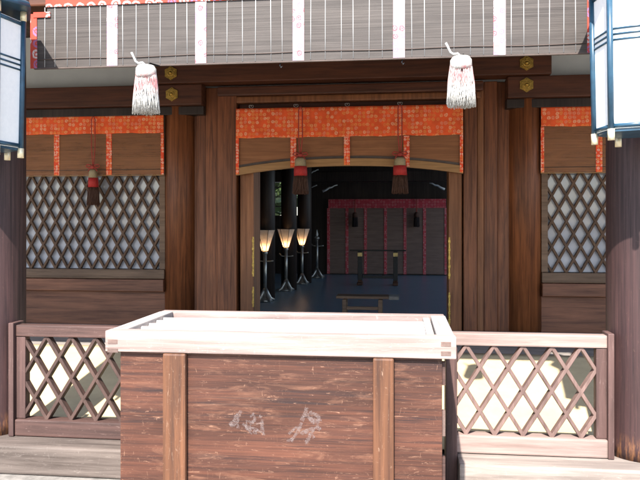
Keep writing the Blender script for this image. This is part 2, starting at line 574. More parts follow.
# ------------------------------------------------------------------ setting
bm = bmesh.new()
S = 400
vs = [bm.verts.new(p) for p in ((-S, -S, 0), (S, -S, 0), (S, S, 0), (-S, S, 0))]
bm.faces.new(vs)
struct('ground', bm, 'ground')
struct('porch_floor', bx(-9, 9, 6.30, 7.86, .02, .405, bev=.006), 'porch_boards')
struct('porch_path', bx(-9, 9, 4.62, 6.295, .002, .045, bev=.006), 'stone')
struct('stone_step', bx(-9, 9, 3.78, 4.615, -.05, .045, bev=.012), 'stone')
struct('hall_floor', bx(-9, 9, 7.865, 18.0, .02, Z_FL, bev=.004), 'hall_floor')

# ------------------------------------------------------------------ hall front
hall = Thing('shrine_hall', 'dark brown timber shrine hall with a wide doorway between latticed windows', 'building', (XA, YW, Z_FL))
# positions from the photograph, as metres on the hall front
def hx(u): return wx(u, YW)
DL, DR = hx(253), hx(449)                    # clear doorway
PLX, PRX = hx(177), hx(527)                  # round pillars
PR = .185
for px in (PLX, PRX):
    bm = bmesh.new()
    cyl(bm, px, YW + .12, Z_FL + .002, 3.9, PR, PR, 40)
    hall.part('pillar', bm, 'pillar_wood')
# door surround: stepped vertical boards from pillar to jamb, left and right
Z_HEAD = 3.0
def boards(us, offs, mats):
    for (ua, ub), off, m in zip(us, offs, mats):
        a, b = sorted((hx(ua), hx(ub)))
        hall.part('door_surround', bx(a + .0015, b - .0015, YW + off, YW + .30, Z_FL + .002, 3.215, bev=.012), m)
boards([(187, 195), (195, 205), (205, 217.5), (217.5, 237)], [.10, .06, .02, -.02], ['board_wood', 'board_wood', 'pillar_wood', 'board_wood'])
boards([(463.5, 477), (477, 484), (484, 498), (498, 511)], [-.02, .01, .03, .08], ['board_wood', 'jamb_wood', 'board_wood', 'pillar_wood'])
for a, b in ((DL - .165, DL), (DR, DR + .15)):
    hall.part('door_jamb', bx(a, b, YW + .04, YW + .42, Z_FL + .002, 2.955, bev=.01), 'jamb_wood')
# lintel: stepped mouldings over the doorway
xa, xb = hx(218), hx(483)
hall.part('lintel', bx(xa, xb, YW - .05, YW + .30, 3.10, 3.212, bev=.02), 'dark_wood')
hall.part('lintel', bx(xa + .02, xb - .02, YW - .015, YW + .29, 3.02, 3.098, bev=.02), 'jamb_wood')
hall.part('lintel', bx(DL - .18, DR + .17, YW + .06, YW + .30, 2.957, 3.018, bev=.006), 'dark_wood')
# upper tie beam carried across both pillars
b1l, b1r = hx(158), hx(548)
hall.part('tie_beam', bx(b1l, b1r, YW - .20, YW + .05, 3.235, 3.465, bev=.01), 'dark_wood')
hall.part('tie_beam', bx(b1l + .35, b1r - .35, YW - .12, YW + .1, 3.468, 3.60, bev=.01), 'interior_dark')
# side bay beams
for a, b, lo, hi in ((-7.5, hx(205), 2.96, 3.232), (hx(506), 7.0, 2.965, 3.232)):
    hall.part('side_beam', bx(a, b, YW - .14, YW + .10, lo + .03, hi, bev=.012), 'dark_wood')
    hall.part('side_beam', bx(a, b, YW - .06, YW + .10, lo - .07, lo + .028, bev=.008), 'interior_dark')
# plaster band over the beams
for a, b in ((-7.5, PLX - .1), (PRX + .1, 7.0)):
    hall.part('plaster_panel', bx(a, b, YW + .09, YW + .2, 3.20, 3.9, bev=0), 'plaster')
hall.part('plaster_panel', bx(PLX - .1, PRX + .1, YW + .14, YW + .25, 3.22, 3.9, bev=0), 'plaster')

def rokuyo(x, y, z, r):
    """six-lobed gilt nail cover with a raised boss and veins"""
    bm = bmesh.new()
    def outline(rad, lob):
        return [(x + (rad * (1 - lob * abs(math.sin(3 * t)))) * math.sin(t), z + (rad * (1 - lob * abs(math.sin(3 * t)))) * math.cos(t)) for t in [2 * math.pi * k / 48 for k in range(48)]]
    prism(bm, outline(r, .16), y - .012, y)
    prism(bm, outline(r * .72, .1), y - .02, y - .0115)
    pts = [(x + r * .4 * math.cos(t), y - .021, z + r * .4 * math.sin(t)) for t in [2 * math.pi * k / 20 for k in range(21)]]
    tube(bm, pts, r * .07, 5)
    for k in range(6):
        t = 2 * math.pi * k / 6
        tube(bm, [(x + r * .42 * math.sin(t), y - .021, z + r * .42 * math.cos(t)), (x + r * .85 * math.sin(t), y - .013, z + r * .85 * math.cos(t))], r * .05, 5)
    bm2 = bmesh.new()
    bmesh.ops.create_uvsphere(bm2, u_segments=16, v_segments=10, radius=r * .2)
    bmesh.ops.translate(bm2, verts=bm2.verts, vec=(x, y - .026, z))
    me = bpy.data.meshes.new('tmp'); bm2.to_mesh(me); bm2.free(); bm.from_mesh(me); bpy.data.meshes.remove(me)
    return bm
for u, zz, yy in ((171, 3.35, YW - .201), (172, 3.115, YW - .141), (526.5, 3.355, YW - .201), (526.5, 3.13, YW - .141)):
    hall.part('nail_cover', rokuyo(wx(u, yy), yy, zz, .082), 'gold')

# windows and wall panels of the side bays
def window_bay(x0, x1, pil):
    zt, zb = 2.90, 1.06
    f = bmesh.new()
    for a, b in ((x0, x0 + .07), (x1 - .07, x1)):
        box(f, a, b, YW + .0, YW + .12, zb, zt)
    box(f, x0 + .072, x1 - .072, YW + .0, YW + .12, zt - .08, zt)
    box(f, x0, x1, YW - .03, YW + .12, zb - .115, zb - .003, bev=.008)
    fr = hall.part('window', f, 'sill_wood')
    l = bmesh.new()
    lattice(l, x0 + .072, x1 - .072, zb, zt - .082,   .157, .285, .027, YW + .035, YW + .055, YW + .075, .05)
    hall.part('lattice', l, 'lattice_wood', fr)
    hall.part('pane', bx(x0 + .072, x1 - .072, YW + .10, YW + .108, zb, zt - .082, bev=0), 'pane', fr)
    hall.part('wall_panel', bx(x0, x1, YW - .06, YW + .12, .795, .94, bev=.01), 'panel_wood')
    hall.part('wall_panel', bx(x0, x1, YW + .03, YW + .12, Z_FL + .002, .792, bev=.01), 'panel_wood')
    hall.part('backing_wall', bx(x0 - .1, x1 + .1, YW + .16, YW + .24, Z_FL + .002, 2.95, bev=0), 'interior_dark')
window_bay(hx(-40), hx(165), PLX)
window_bay(hx(541.5), hx(720), PRX)
for a, b in ((-9, hx(-40)), (hx(720), 4.4)):
    hall.part('wall_panel', bx(a, b, YW + .0, YW + .2, Z_FL + .002, 3.9, bev=.01), 'panel_wood')

# gilt hinges and edge fittings on the jambs
for x, rows in ((DL - .004, ((1.45, .98), (.86, .62))), (DR + .006, ((1.45, .97), (.82, .45)))):
    for z1, z0 in rows:
        bm = bmesh.new()
        box(bm, x - .009, x + .009, YW + .028, YW + .041, z0, z1, bev=.003)
        k = int((z1 - z0) / .09)
        for i in range(k):
            zz = z0 + (i + .5) * (z1 - z0) / k
            box(bm, x - .013, x + .013, YW + .018, YW + .03, zz - .018, zz + .018, bev=.006)
        hall.part('hinge_plate', bm, 'old_gilt')

# interior of the hall
roof_bm = bx(-4.7, 3.4, YW + .32, 18.6, 3.92, 4.1, bev=0)
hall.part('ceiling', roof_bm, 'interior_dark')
YB = 17.4
xo0, xo1 = wx(262, YB), wx(299, YB)        # small opening to the daylight at the back left
bm = bmesh.new()
box(bm, -9, xo0, YB + .1, YB + .3, Z_FL + .002, 3.915, bev=0)
box(bm, xo1, 3.2, YB + .1, YB + .3, Z_FL + .002, 3.915, bev=0)
box(bm, xo0, xo1, YB + .1, YB + .3, Z_FL + .002, 1.82, bev=0)
box(bm, xo0, xo1, YB + .1, YB + .3, 2.78, 3.915, bev=0)
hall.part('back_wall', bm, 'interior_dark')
bm = bmesh.new()
for z in (2.05, 2.3, 2.55):
    box(bm, xo0, xo1, YB + .15, YB + .2, z - .012, z + .012, bev=0)
hall.part('window_bar', bm, 'interior_dark')
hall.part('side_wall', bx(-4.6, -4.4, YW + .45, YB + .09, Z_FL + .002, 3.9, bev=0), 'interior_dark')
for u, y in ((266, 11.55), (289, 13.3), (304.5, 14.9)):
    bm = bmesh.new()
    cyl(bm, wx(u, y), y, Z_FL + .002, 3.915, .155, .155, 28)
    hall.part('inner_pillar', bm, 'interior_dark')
xm = 2 * (wx(386, 14) )
for y in (11.55, 13.3, 14.9):
    bm = bmesh.new()
    cyl(bm, 2.25, y, Z_FL + .002, 3.915, .155, .155, 28)
    hall.part('inner_pillar', bm, 'interior_dark')
hall.part('inner_beam', bx(-4.35, 4.4, YB - .9, YB - .6, 2.62, 2.86, bev=.01), 'interior_dark')
hall.part('inner_beam', bx(-4.35, 4.4, YB - 2.9, YB - 2.65, 2.95, 3.2, bev=.01), 'panel_wood')
# white painted curls on the carved beam noses
def curl(u, v, y, flip, s):
    x, z = wx(u, y), wz(u, v, y)
    pts = [(x + flip * s * a, y, z + s * b) for a, b in ((-.5, -.22), (-.25, -.12), (-.05, .02), (.12, .05), (.3, .16), (.5, .2))]
    bm = bmesh.new()
    tube(bm, pts, .028 * s / .35, 6, .012)
    return bm
for u, v, fl, s in ((330, 188, 1, .36), (437, 186, -1, .36), (314, 171.5, 1, .22), (314, 186.5, 1, .15)):
    hall.part('beam_nose', curl(u, v, YB - .95, fl, s), 'paint_white')

# ------------------------------------------------------------------ porch: columns, beam, ceiling, sills
porch = Thing('entrance_porch', 'weathered timber entrance porch on two round columns with low sills', 'porch', (XA, YC, 0))
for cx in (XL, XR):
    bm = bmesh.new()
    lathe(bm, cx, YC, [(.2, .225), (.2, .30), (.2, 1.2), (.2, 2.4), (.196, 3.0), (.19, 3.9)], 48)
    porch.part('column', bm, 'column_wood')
for a, b in ((-8, XL - .19), (XL + .19, XR - .19), (XR + .19, 8)):
    porch.part('header_beam', bx(a, b, YC - .10, YC + .12, 3.02, 3.32, bev=.012), 'dark_wood')
    porch.part('header_beam', bx(a, b, YC - .08, YC + .10, 3.325, 3.9, bev=.0), 'ceiling_wood')
bm = bmesh.new()
box(bm, -9.5, 4.6, 3.92, YW + .30, 3.92, 4.02, bev=0)
for k in range(29):
    x = -9.3 + k * .47
    box(bm, x, x + .08, 4.5, YW - .25, 3.85, 3.918, bev=0)
porch.part('ceiling', bm, 'ceiling_wood')
bm = bmesh.new()
prism(bm, [(3.85, 4.03), (YW + 5.0, 6.4), (YW + 10.7, 4.13), (YW + 10.7, 4.3), (YW + 5.0, 6.7), (3.85, 4.2)], -9.8, 3.6, 'YZ')
porch.part('roof', bm, 'dark_wood')
ZS = .225
pL, pR = wx(178, 4.25), wx(450.5, 4.25)      # fence posts beside the offering box
for a, b, m in ((-8, pL - .03, 'sill_shaded'), (pR + .035, 8, 'sill_pale')):
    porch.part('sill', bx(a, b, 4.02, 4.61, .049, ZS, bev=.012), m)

# ------------------------------------------------------------------ fences
def fence(x0, x1, rail_m, lat_m, stile_m, label, post_at, phase, sill_m):
    t = Thing('lattice_fence', label, 'fence', ((x0 + x1) / 2, 4.25, ZS), 'low lattice fences beside the offering box')
    zt, zb = .945, .335
    t.part('top_rail', bx(x0, x1, 4.215, 4.29, .87, zt, bev=.008), rail_m)
    t.part('bottom_rail', bx(x0, x1, 4.20, 4.305, ZS + .004, zb, bev=.01), sill_m)
    for a in (x0 + .03, x1 - .03):
        w = .032
        if abs(a - post_at) < .1:
            continue
        t.part('stile', bx(a - w, a + w, 4.222, 4.283, zb + .002, .868, bev=.006), stile_m)
    t.part('post', bx(post_at - .034, post_at + .034, 4.16, 4.30, .049, .868, bev=.008), stile_m)
    l = bmesh.new()
    la, lb = x0 + (.064 if post_at > x1 - .1 else .066), x1 - (.064 if post_at < x0 + .1 else .066)
    lattice(l, la, lb, zb + .002, .868, .167, .2665, .021, 4.226, 4.25, 4.281, phase - la, .02)
    t.part('lattice', l, lat_m)
    return t
fl0, fl1 = XL + .235, pL + .03
fr0, fr1 = pR - .03, XR - .235
FL = fence(fl0, fl1, 'fence_brown_shaded', 'lattice_brown_shaded', 'stile_wood', 'shade-tinted brown lattice fence between the left column and the offering box', pL, wx(48, 4.25), 'fence_brown_shaded')
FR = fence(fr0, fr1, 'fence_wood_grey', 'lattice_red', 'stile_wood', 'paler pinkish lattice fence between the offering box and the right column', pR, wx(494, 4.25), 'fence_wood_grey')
for T, x in ((FL, XL + .218), (FR, XR - .218)):
    T.part('wall_strip', bx(x - .02, x + .015, 4.19, 4.32, ZS + .003, .96, bev=.005), 'stile_wood')

# cream cloth spread in the sun behind the fences
cl = Thing('cream_cloth', 'cream cloth spread over the porch step behind the lattice fences', 'cloth', (XA, 5.4, .06))
bm = bmesh.new()
nx, ny = 90, 24
G = []
for j in range(ny + 1):
    f = j / ny
    row = []
    for i in range(nx + 1):
        x = XL - 1.6 + (XR - XL + 2.6) * i / nx
        y = 4.70 + 1.64 * f
        z = .075 + .355 * f ** 1.15 + .010 * math.sin(x * 3.1 + f * 2) * (1 - f) + .006 * math.sin(x * 7.3 - f * 5) * math.sin(math.pi * f)
        row.append(bm.verts.new((x, y + .012 * math.sin(x * 2.2), z)))
    G.append(row)
for j in range(ny):
    for i in range(nx):
        bm.faces.new((G[j][i], G[j][i + 1], G[j + 1][i + 1], G[j + 1][i])).smooth = True
cs = cl.part('sheet', bm, 'cloth')
md = cs.modifiers.new('thick', 'SOLIDIFY'); md.thickness = .004

# ------------------------------------------------------------------ offering box
YB0, YB1 = 3.25, 4.08
tl, tr = wx(105, YB0), wx(456.5, YB0)
bl, br = wx(121.5, YB0 + .04), wx(442, YB0 + .04)
ZT, ZU = 1.075, .972
ob = Thing('offering_box', 'large wooden offering box with scuffed red brown front and pale slatted top', 'offering box', ((tl + tr) / 2, (YB0 + YB1) / 2, 0))
fw = .088
def top_board(x0, x1, y0, y1, m):
    ob.part('top_frame', bx(x0, x1, y0, y1, ZU, ZT, bev=.006), m)
top_board(tl, tr, YB0, YB0 + .075, 'box_top')
top_board(tl + .01, tr - .01, YB1 - .07, YB1, 'box_top')
top_board(tl + .005, tl + fw, YB0 + .077, YB1 - .072, 'box_top_side')
top_board(tr - fw, tr - .005, YB0 + .077, YB1 - .072, 'box_top_side')
ob.part('rebate_strip', bx(tr - fw - .045, tr - fw - .006, YB0 + .078, YB1 - .073, ZU + .02, ZT - .012, bev=.004), 'box_top_side')
bm = bmesh.new()
k, y = 0, YB0 + .079
pitch = .1135
while y + pitch <= YB1 - .07:
    x0, x1 = tl + fw + .003, tr - fw - .047
    prism(bm, [(y + .004, ZU + .02), (y + pitch - .004, ZU + .02), (y + pitch * .55, ZT - .014), (y + pitch * .45, ZT - .014)], x0, x1, 'YZ')
    y += pitch
ob.part('slat', bm, 'box_slat')
# body: horizontal planks, side walls
bm = bmesh.new()
for z0, z1, o in ((.05, .3395, .0), (.34, .6295, .0008), (.63, .8395, .0), (.84, .9555, .0005)):
    box(bm, bl, br, YB0 + .027 + o, YB0 + .075, z0, z1, bev=.0007)
box(bm, bl, br, YB0 + .031, YB0 + .075, .956, ZU - .001, bev=0)
ob.part('front_panel', bm, 'box_body')
for x0, x1 in ((bl + .002, bl + .035), (br - .035, br - .002)):
    ob.part('side_panel', bx(x0, x1, YB0 + .077, YB1 - .03, .05, ZU - .002, bev=.003), 'box_body')
ob.part('back_panel', bx(bl + .037, br - .037, YB1 - .065, YB1 - .035, .05, ZU - .002, bev=.003), 'box_body')
ob.part('base', bx(bl - .01, br + .01, YB0 + .03, YB1 - .02, .003, .047, bev=.004), 'box_body')
for ua, ub in ((163.5, 186.5), (373, 394)):
    x0, x1 = wx(ua, YB0 + .01), wx(ub, YB0 + .01)
    ob.part('batten', bx(x0, x1, YB0 - .006, YB0 + .0262, .05, ZU - .002, bev=.011), 'box_batten')
# notched corner joint at the front right edge
for z0, z1 in ((.06, .28), (.38, .5), (.6, .72), (.84, .95)):
    ob.part('joint', bx(br + .001, br + .016, YB0 + .044, YB0 + .074, z0, z1, bev=.002), 'end_grain' if z0 in (.06, .6) else 'fence_brown_shaded')
# end grain of the finger joints in the top frame
for ua, ub, va, vb in ((108, 117.5, 339.5, 344), (107.5, 118, 348.5, 352.5), (441, 451, 342, 346.5), (441, 451, 351.5, 356)):
    y = YB0
    x0, x1 = wx(ua, y), wx(ub, y)
    z0, z1 = wz((ua + ub) / 2, vb, y), wz((ua + ub) / 2, va, y)
    ob.part('joint', bx(x0, x1, y - .0015, y + .01, z0, z1, bev=.0005), 'end_grain')
# chalky scuffs on the front where old brushed characters have worn away
def scuff(strokes):
    bm = bmesh.new()
    for pts, w in strokes:
        q = []
        for (ua, va), (ub, vb) in zip(pts, pts[1:]):
            for j in range(5):
                t = j / 5
                q.append((ua + (ub - ua) * t + random.uniform(-.35, .35), va + (vb - va) * t + random.uniform(-.3, .3)))
        q.append(pts[-1])
        yy = YB0 + .0268
        P = [(wx(u, yy), wz(u, v, yy)) for u, v in q]
        for (xa_, za), (xb_, zb) in zip(P, P[1:]):
            if random.random() < .06:
                continue
            d = Vector((xb_ - xa_, zb - za))
            if d.length < 1e-5:
                continue
            n = Vector((-d.y, d.x)).normalized() * w * random.uniform(1.2, 2.6)
            d *= .12
            prism(bm, [(xa_ - d.x + n.x, za - d.y + n.y), (xb_ + d.x + n.x, zb + d.y + n.y), (xb_ + d.x - n.x, zb + d.y - n.y), (xa_ - d.x - n.x, za - d.y - n.y)], yy - random.uniform(.0003, .0012), yy + .002)
    return bm
s1 = [([(241, 411), (236, 418), (230, 425)], .005), ([(230, 425), (233, 426), (238, 421)], .003), ([(238, 419), (238, 428)], .003), ([(243, 424), (250, 430), (257, 433)], .004),
      ([(250, 417), (254, 413), (255, 420), (250, 424)], .003), ([(259, 416), (262, 417), (262, 430), (264, 435)], .004), ([(249, 421), (256, 424), (262, 423)], .002), ([(246, 427), (254, 428), (261, 432)], .003), ([(247, 420), (246, 428), (252, 434)], .002)]
s2 = [([(307, 408), (303, 418), (299, 430), (291, 441)], .004), ([(303, 416), (312, 413), (318, 416), (320, 421), (313, 421), (308, 417)], .004), ([(310, 419), (316, 422), (319, 422)], .006),
      ([(289, 434), (296, 427), (300, 428)], .003), ([(301, 434), (308, 430), (319, 427), (320, 430)], .004), ([(313, 430), (309, 437), (306, 444)], .004), ([(304, 432), (312, 434), (314, 438)], .003), ([(287, 441), (293, 439)], .003)]
ob.part('worn_marking', scuff(s1), 'scuff')
ob.part('worn_marking', scuff(s2), 'scuff')

# ------------------------------------------------------------------ reed blinds
def strip(bm, x0, x1, y, z0, z1, t=.006):
    return box(bm, x0, x1, y - t, y, z0, z1, bev=0)

YO = 4.225
ox0, ox1 = wx(34, YO), wx(591, YO)
OZ0, OZ1 = 2.612, 3.0
outer = Thing('reed_blind', 'wide pale reed blind with brocade strips hanging between the porch columns', 'blind', ((ox0 + ox1) / 2, YO, OZ0), 'reed blinds with brocade borders')
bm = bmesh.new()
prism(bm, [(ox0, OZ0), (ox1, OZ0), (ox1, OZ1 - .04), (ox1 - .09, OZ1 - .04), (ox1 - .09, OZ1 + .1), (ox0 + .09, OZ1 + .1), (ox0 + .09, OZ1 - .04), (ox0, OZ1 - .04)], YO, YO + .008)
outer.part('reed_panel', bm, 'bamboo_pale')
for a, b in ((ox0, ox0 + .115), (ox1 - .115, ox1)):
    outer.part('corner_border', strip(bmesh.new(), a, b, YO - .0065, OZ1 - .065, OZ1 - .03, .003), 'rose_brocade')
su = [112.5, 201, 298.5, 399, 499.5]
for u in su:
    x = wx(u, YO)
    outer.part('brocade_strip', strip(bmesh.new(), x - .036, x + .036, YO, OZ0 - .002, OZ1), 'pale_brocade')
for x, w in ((ox0, .022), (ox1, .022)):
    outer.part('border_strip', strip(bmesh.new(), x - w, x + w, YO, OZ0 - .004, OZ1 - .04), 'rose_brocade')
outer.part('top_border', strip(bmesh.new(), ox0 + .085, ox1 - .085, YO, OZ1 + .001, OZ1 + .1, .01), 'rose_brocade')
th = bmesh.new()
edges = [34] + su + [591]
for a, b in zip(edges, edges[1:]):
    for f in (.13, .26, .42, .55, .71, .84):
        x = wx(a + (b - a) * f + random.uniform(-1, 1), YO)
        tube(th, [(x, YO - .002, OZ0 + .003), (x + random.uniform(-.003, .003), YO - .002, OZ1)], .0021, 5)
outer.part('binding_threads', th, 'thread_white')
th = bmesh.new()
tube(th, [(ox0 + .03 + (ox1 - ox0 - .06) * k / 20, YO - .003, OZ0 + .052 + .003 * math.sin(k * 1.3)) for k in range(21)], .0035, 5)
outer.part('hem_cord', th, 'thread_dark')
outer.part('hem_batten', bx(ox0, ox1, YO - .004, YO + .012, OZ0 - .010, OZ0 - .001, bev=.002), 'thread_dark')
for u in (281, 403):
    hook = bmesh.new()
    x = wx(u, YO + .01)
    tube(hook, [(x, YO + .012, OZ0 - .005), (x - .008, YO + .012, OZ0 - .025), (x, YO + .012, OZ0 - .04), (x + .008, YO + .012, OZ0 - .03)], .004, 6)
    outer.part('hook', hook, 'black_iron')

def rings(t, xs, y, z):
    for x in xs:
        bm = bmesh.new()
        for s in (-1, 1):
            tube(bm, [(x, y, z), (x + s * .022, y, z + .012), (x + s * .026, y, z + .034), (x + s * .008, y, z + .04), (x, y, z + .02)], .004, 6)
        t.part('hanging_ring', bm, 'bronze')

def slack(x0, x1, z0, z1, y, amp=.006, seed=1):
    """cloth band that hangs a little uneven"""
    bm = bmesh.new()
    rnd = random.Random(seed)
    ph = [rnd.uniform(0, 6.28) for _ in range(4)]
    nx, nz = int((x1 - x0) / .02) + 2, 10
    G = []
    for j in range(nz + 1):
        f = j / nz
        row = []
        for i in range(nx + 1):
            x = x0 + (x1 - x0) * i / nx
            a = amp * (1.15 - f)
            yy = y - .010 - abs(a) - a * (math.sin(x * 9 + ph[0]) * .5 + math.sin(x * 21 + ph[1] + f * 2) * .35 + math.sin(x * 4.3 + f * 3 + ph[2]) * .4)
            zz = z0 + (z1 - z0) * f + .0035 * math.sin(x * 12 + ph[3]) * (1 - f) + .002 * math.sin(x * 33) * (1 - f)
            row.append(bm.verts.new((x, yy, zz)))
        G.append(row)
    for j in range(nz):
        for i in range(nx):
            bm.faces.new((G[j][i], G[j][i + 1], G[j + 1][i + 1], G[j + 1][i])).smooth = True
    return bm

def thicken(o, t=.003):
    m = o.modifiers.new('thick', 'SOLIDIFY'); m.thickness = t
    return o

# doorway blind, its hem drawn up towards the middle
YD = YW - .06
d0, d1 = hx(237.5), hx(462.5)
door = Thing('reed_blind', 'short brown reed blind with orange red brocade band hanging over the doorway', 'blind', ((d0 + d1) / 2, YD, 2.96), 'reed blinds with brocade borders')
zt, zband = 2.945, 2.60
def arch(x):
    t = (x - (d0 + d1) / 2) / ((d1 - d0) / 2)
    return 2.175 + .10 * (1 - abs(t) ** 2.2)
def arched(x0, x1, ztop, y0, y1, zoff=0.0, zoff_top=None):
    bm = bmesh.new()
    n = max(2, int((x1 - x0) / .06))
    P = [(x0 + (x1 - x0) * k / n) for k in range(n + 1)]
    if zoff_top is None:
        poly = [(x, arch(x) + zoff) for x in P] + [(x1, ztop), (x0, ztop)]
        prism(bm, poly, y0, y1)
    else:
        lo = [bm.verts.new((x, y0, arch(x) + zoff)) for x in P]; hi = [bm.verts.new((x, y0, arch(x) + zoff_top)) for x in P]
        lb = [bm.verts.new((x, y1, arch(x) + zoff)) for x in P]; hb = [bm.verts.new((x, y1, arch(x) + zoff_top)) for x in P]
        for k in range(n):
            for q in ((lo[k], lo[k + 1], hi[k + 1], hi[k]), (lb[k], hb[k], hb[k + 1], lb[k + 1]), (hi[k], hi[k + 1], hb[k + 1], hb[k]), (lo[k], lb[k], lb[k + 1], lo[k + 1])):
                bm.faces.new(q)
        bm.faces.new((lo[0], hi[0], hb[0], lb[0])); bm.faces.new((lo[n], lb[n], hb[n], hi[n]))
    return bm
door.part('reed_panel', arched(d0, d1, zband + .02, YD, YD + .01, .03), 'bamboo_brown')
door.part('hem_roll', arched(d0, d1, 0, YD - .02, YD + .03, -.01, .075), 'bamboo_edge')
door.part('hem_cord', arched(d0 + .01, d1 - .01, 0, YD - .012, YD - .002, .079, .105), 'thread_dark')
thicken(door.part('brocade_band', slack(d0, d1, zband, zt, YD, .007, 4), 'red_brocade'))
for u in (239, 294.5, 347.5, 406.5, 461):
    x = hx(u)
    w = .034 if 240 < u < 460 else .018
    x = min(max(x, d0 + w), d1 - w)
    door.part('brocade_strip', arched(x - w, x + w, zband - .001, YD - .026, YD - .0215, .0), 'red_brocade_small')
rings(door, [hx(u) for u in (252, 296.5, 347.5, 400)], YD + .02, zt + .005)

def side_blind(x0, x1, strips, z0, label, ring_us):
    t = Thing('reed_blind', label, 'blind', ((x0 + x1) / 2, YW - .03, z0), 'reed blinds with brocade borders')
    Y = YW - .04
    zt, zb = 2.895, 2.68
    t.part('reed_panel', bx(x0, x1, Y, Y + .006, z0, zb + .01, bev=0), 'bamboo_sheer')
    thicken(t.part('brocade_band', slack(x0, x1, zb, zt, Y, .005, int(abs(x0) * 10)), 'red_brocade'))
    for x, w in strips:
        t.part('brocade_strip', strip(bmesh.new(), x - w, x + w, Y, z0 - .002, zb - .001), 'red_brocade_small')
    t.part('hem_batten', bx(x0, x1, Y - .003, Y + .012, z0 - .014, z0 - .003, bev=.003), 'bamboo_edge')
    th = bmesh.new()
    tube(th, [(x0, Y - .003, z0 + .055), (x1, Y - .003, z0 + .06)], .004, 5)
    t.part('hem_cord', th, 'thread_dark')
    rings(t, ring_us, Y + .01, zt + .004)
    return t
sl0, sl1 = hx(-40), hx(165)
side_blind(sl0, sl1, [(hx(u), .034) for u in (10, 58.5, 110.5)] + [(sl1 - .018, .018)], 2.19, 'brown reed blind with red band over the left latticed window', [hx(40), hx(92)])
sr0, sr1 = hx(540), hx(720)
side_blind(sr0, sr1, [(sr0 + .018, .018)] + [(hx(u), .034) for u in (598, 650)], 2.175, 'brown reed blind with red band over the right latticed window', [hx(560), hx(590)])

# blind at the back of the hall
i0, i1 = wx(328.5, YB), wx(446, YB)
ib = Thing('reed_blind', 'dim reed blind with crimson strips closing the back of the dark hall', 'blind', ((i0 + i1) / 2, YB, Z_FL), 'reed blinds with brocade borders')
ib.part('reed_panel', bx(i0, i1, YB, YB + .03, Z_FL + .03, 2.22, bev=0), 'bamboo_dark')
ib.part('brocade_band', bx(i0, i1, YB - .03, YB - .003, 2.0, 2.225, bev=0), 'crimson_brocade')
for u in (328.5, 347, 365.5, 385.5, 405, 424.5, 446):
    x = wx(u, YB)
    ib.part('brocade_strip', strip(bmesh.new(), x - .036, x + .036, YB, Z_FL + .02, 1.998, .012), 'crimson_strip')

# ------------------------------------------------------------------ tassels
def skein(bm, z0, z1, r0, r1, n, jit=.0, thick=.004, wild=.25):
    """a bundle of hanging threads between heights z1 (top) and z0"""
    for k in range(n):
        a = 2.39996 * k
        f = math.sqrt((k + .5) / n)
        f = .35 + .65 * f
        ja = random.uniform(-wild, wild)
        wf = .004 * wild
        end = z0 + random.uniform(0, jit)
        pts = []
        for i in range(5):
            t = i / 4
            r = (r1 + (r0 - r1) * t ** .8) * f
            aa = a + ja * t
            pts.append((r * math.cos(aa) + random.uniform(-.001, .001) + wf * random.uniform(-1, 1) * (1 - abs(2 * t - 1)), r * math.sin(aa) * .8 + random.uniform(-.002, .002), z1 + (end - z1) * t))
        tube(bm, pts, thick, 4, thick * .7)
    return bm

def white_tassel(u, label):
    y = 4.09
    x = wx(u, y)
    t = Thing('white_tassel', label, 'tassel', (x, y, 2.275), 'white tassels under the porch blind')
    L = .305
    bm = bmesh.new()
    skein(bm, 0, L - .03, .085, .058, 420, .035, .0028, .9)
    obj('skirt', bm, 'tassel_white', t.o)
    bm = bmesh.new()
    lathe(bm, 0, 0, [(.058, L - .085), (.064, L - .06), (.062, L - .025), (.048, L - .006), (.012, L)], 24)
    obj('head', bm, 'tassel_white', t.o)
    bm = bmesh.new()
    tube(bm, [(.0, 0, L - .005), (-.02, -.01, L + .012), (-.045, -.012, L + .008), (-.062, -.012, L + .02), (-.078, -.012, L + .055), (-.088, -.012, L + .075)], .007, 8)
    obj('cord', bm, 'thread_white', t.o)
    bm = bmesh.new()
    tube(bm, [(.0, .0, L - .004), (.015, .03, L + .014), (.04, .1, L + .016), (.04, YO - y - .006, L + .02)], .006, 6)
    obj('hook', bm, 'black_iron', t.o)
    return t
white_tassel(146, 'white tassel with pink flush hanging left of the doorway under the porch blind')
white_tassel(461, 'white tassel with pink flush hanging right of the doorway under the porch blind')

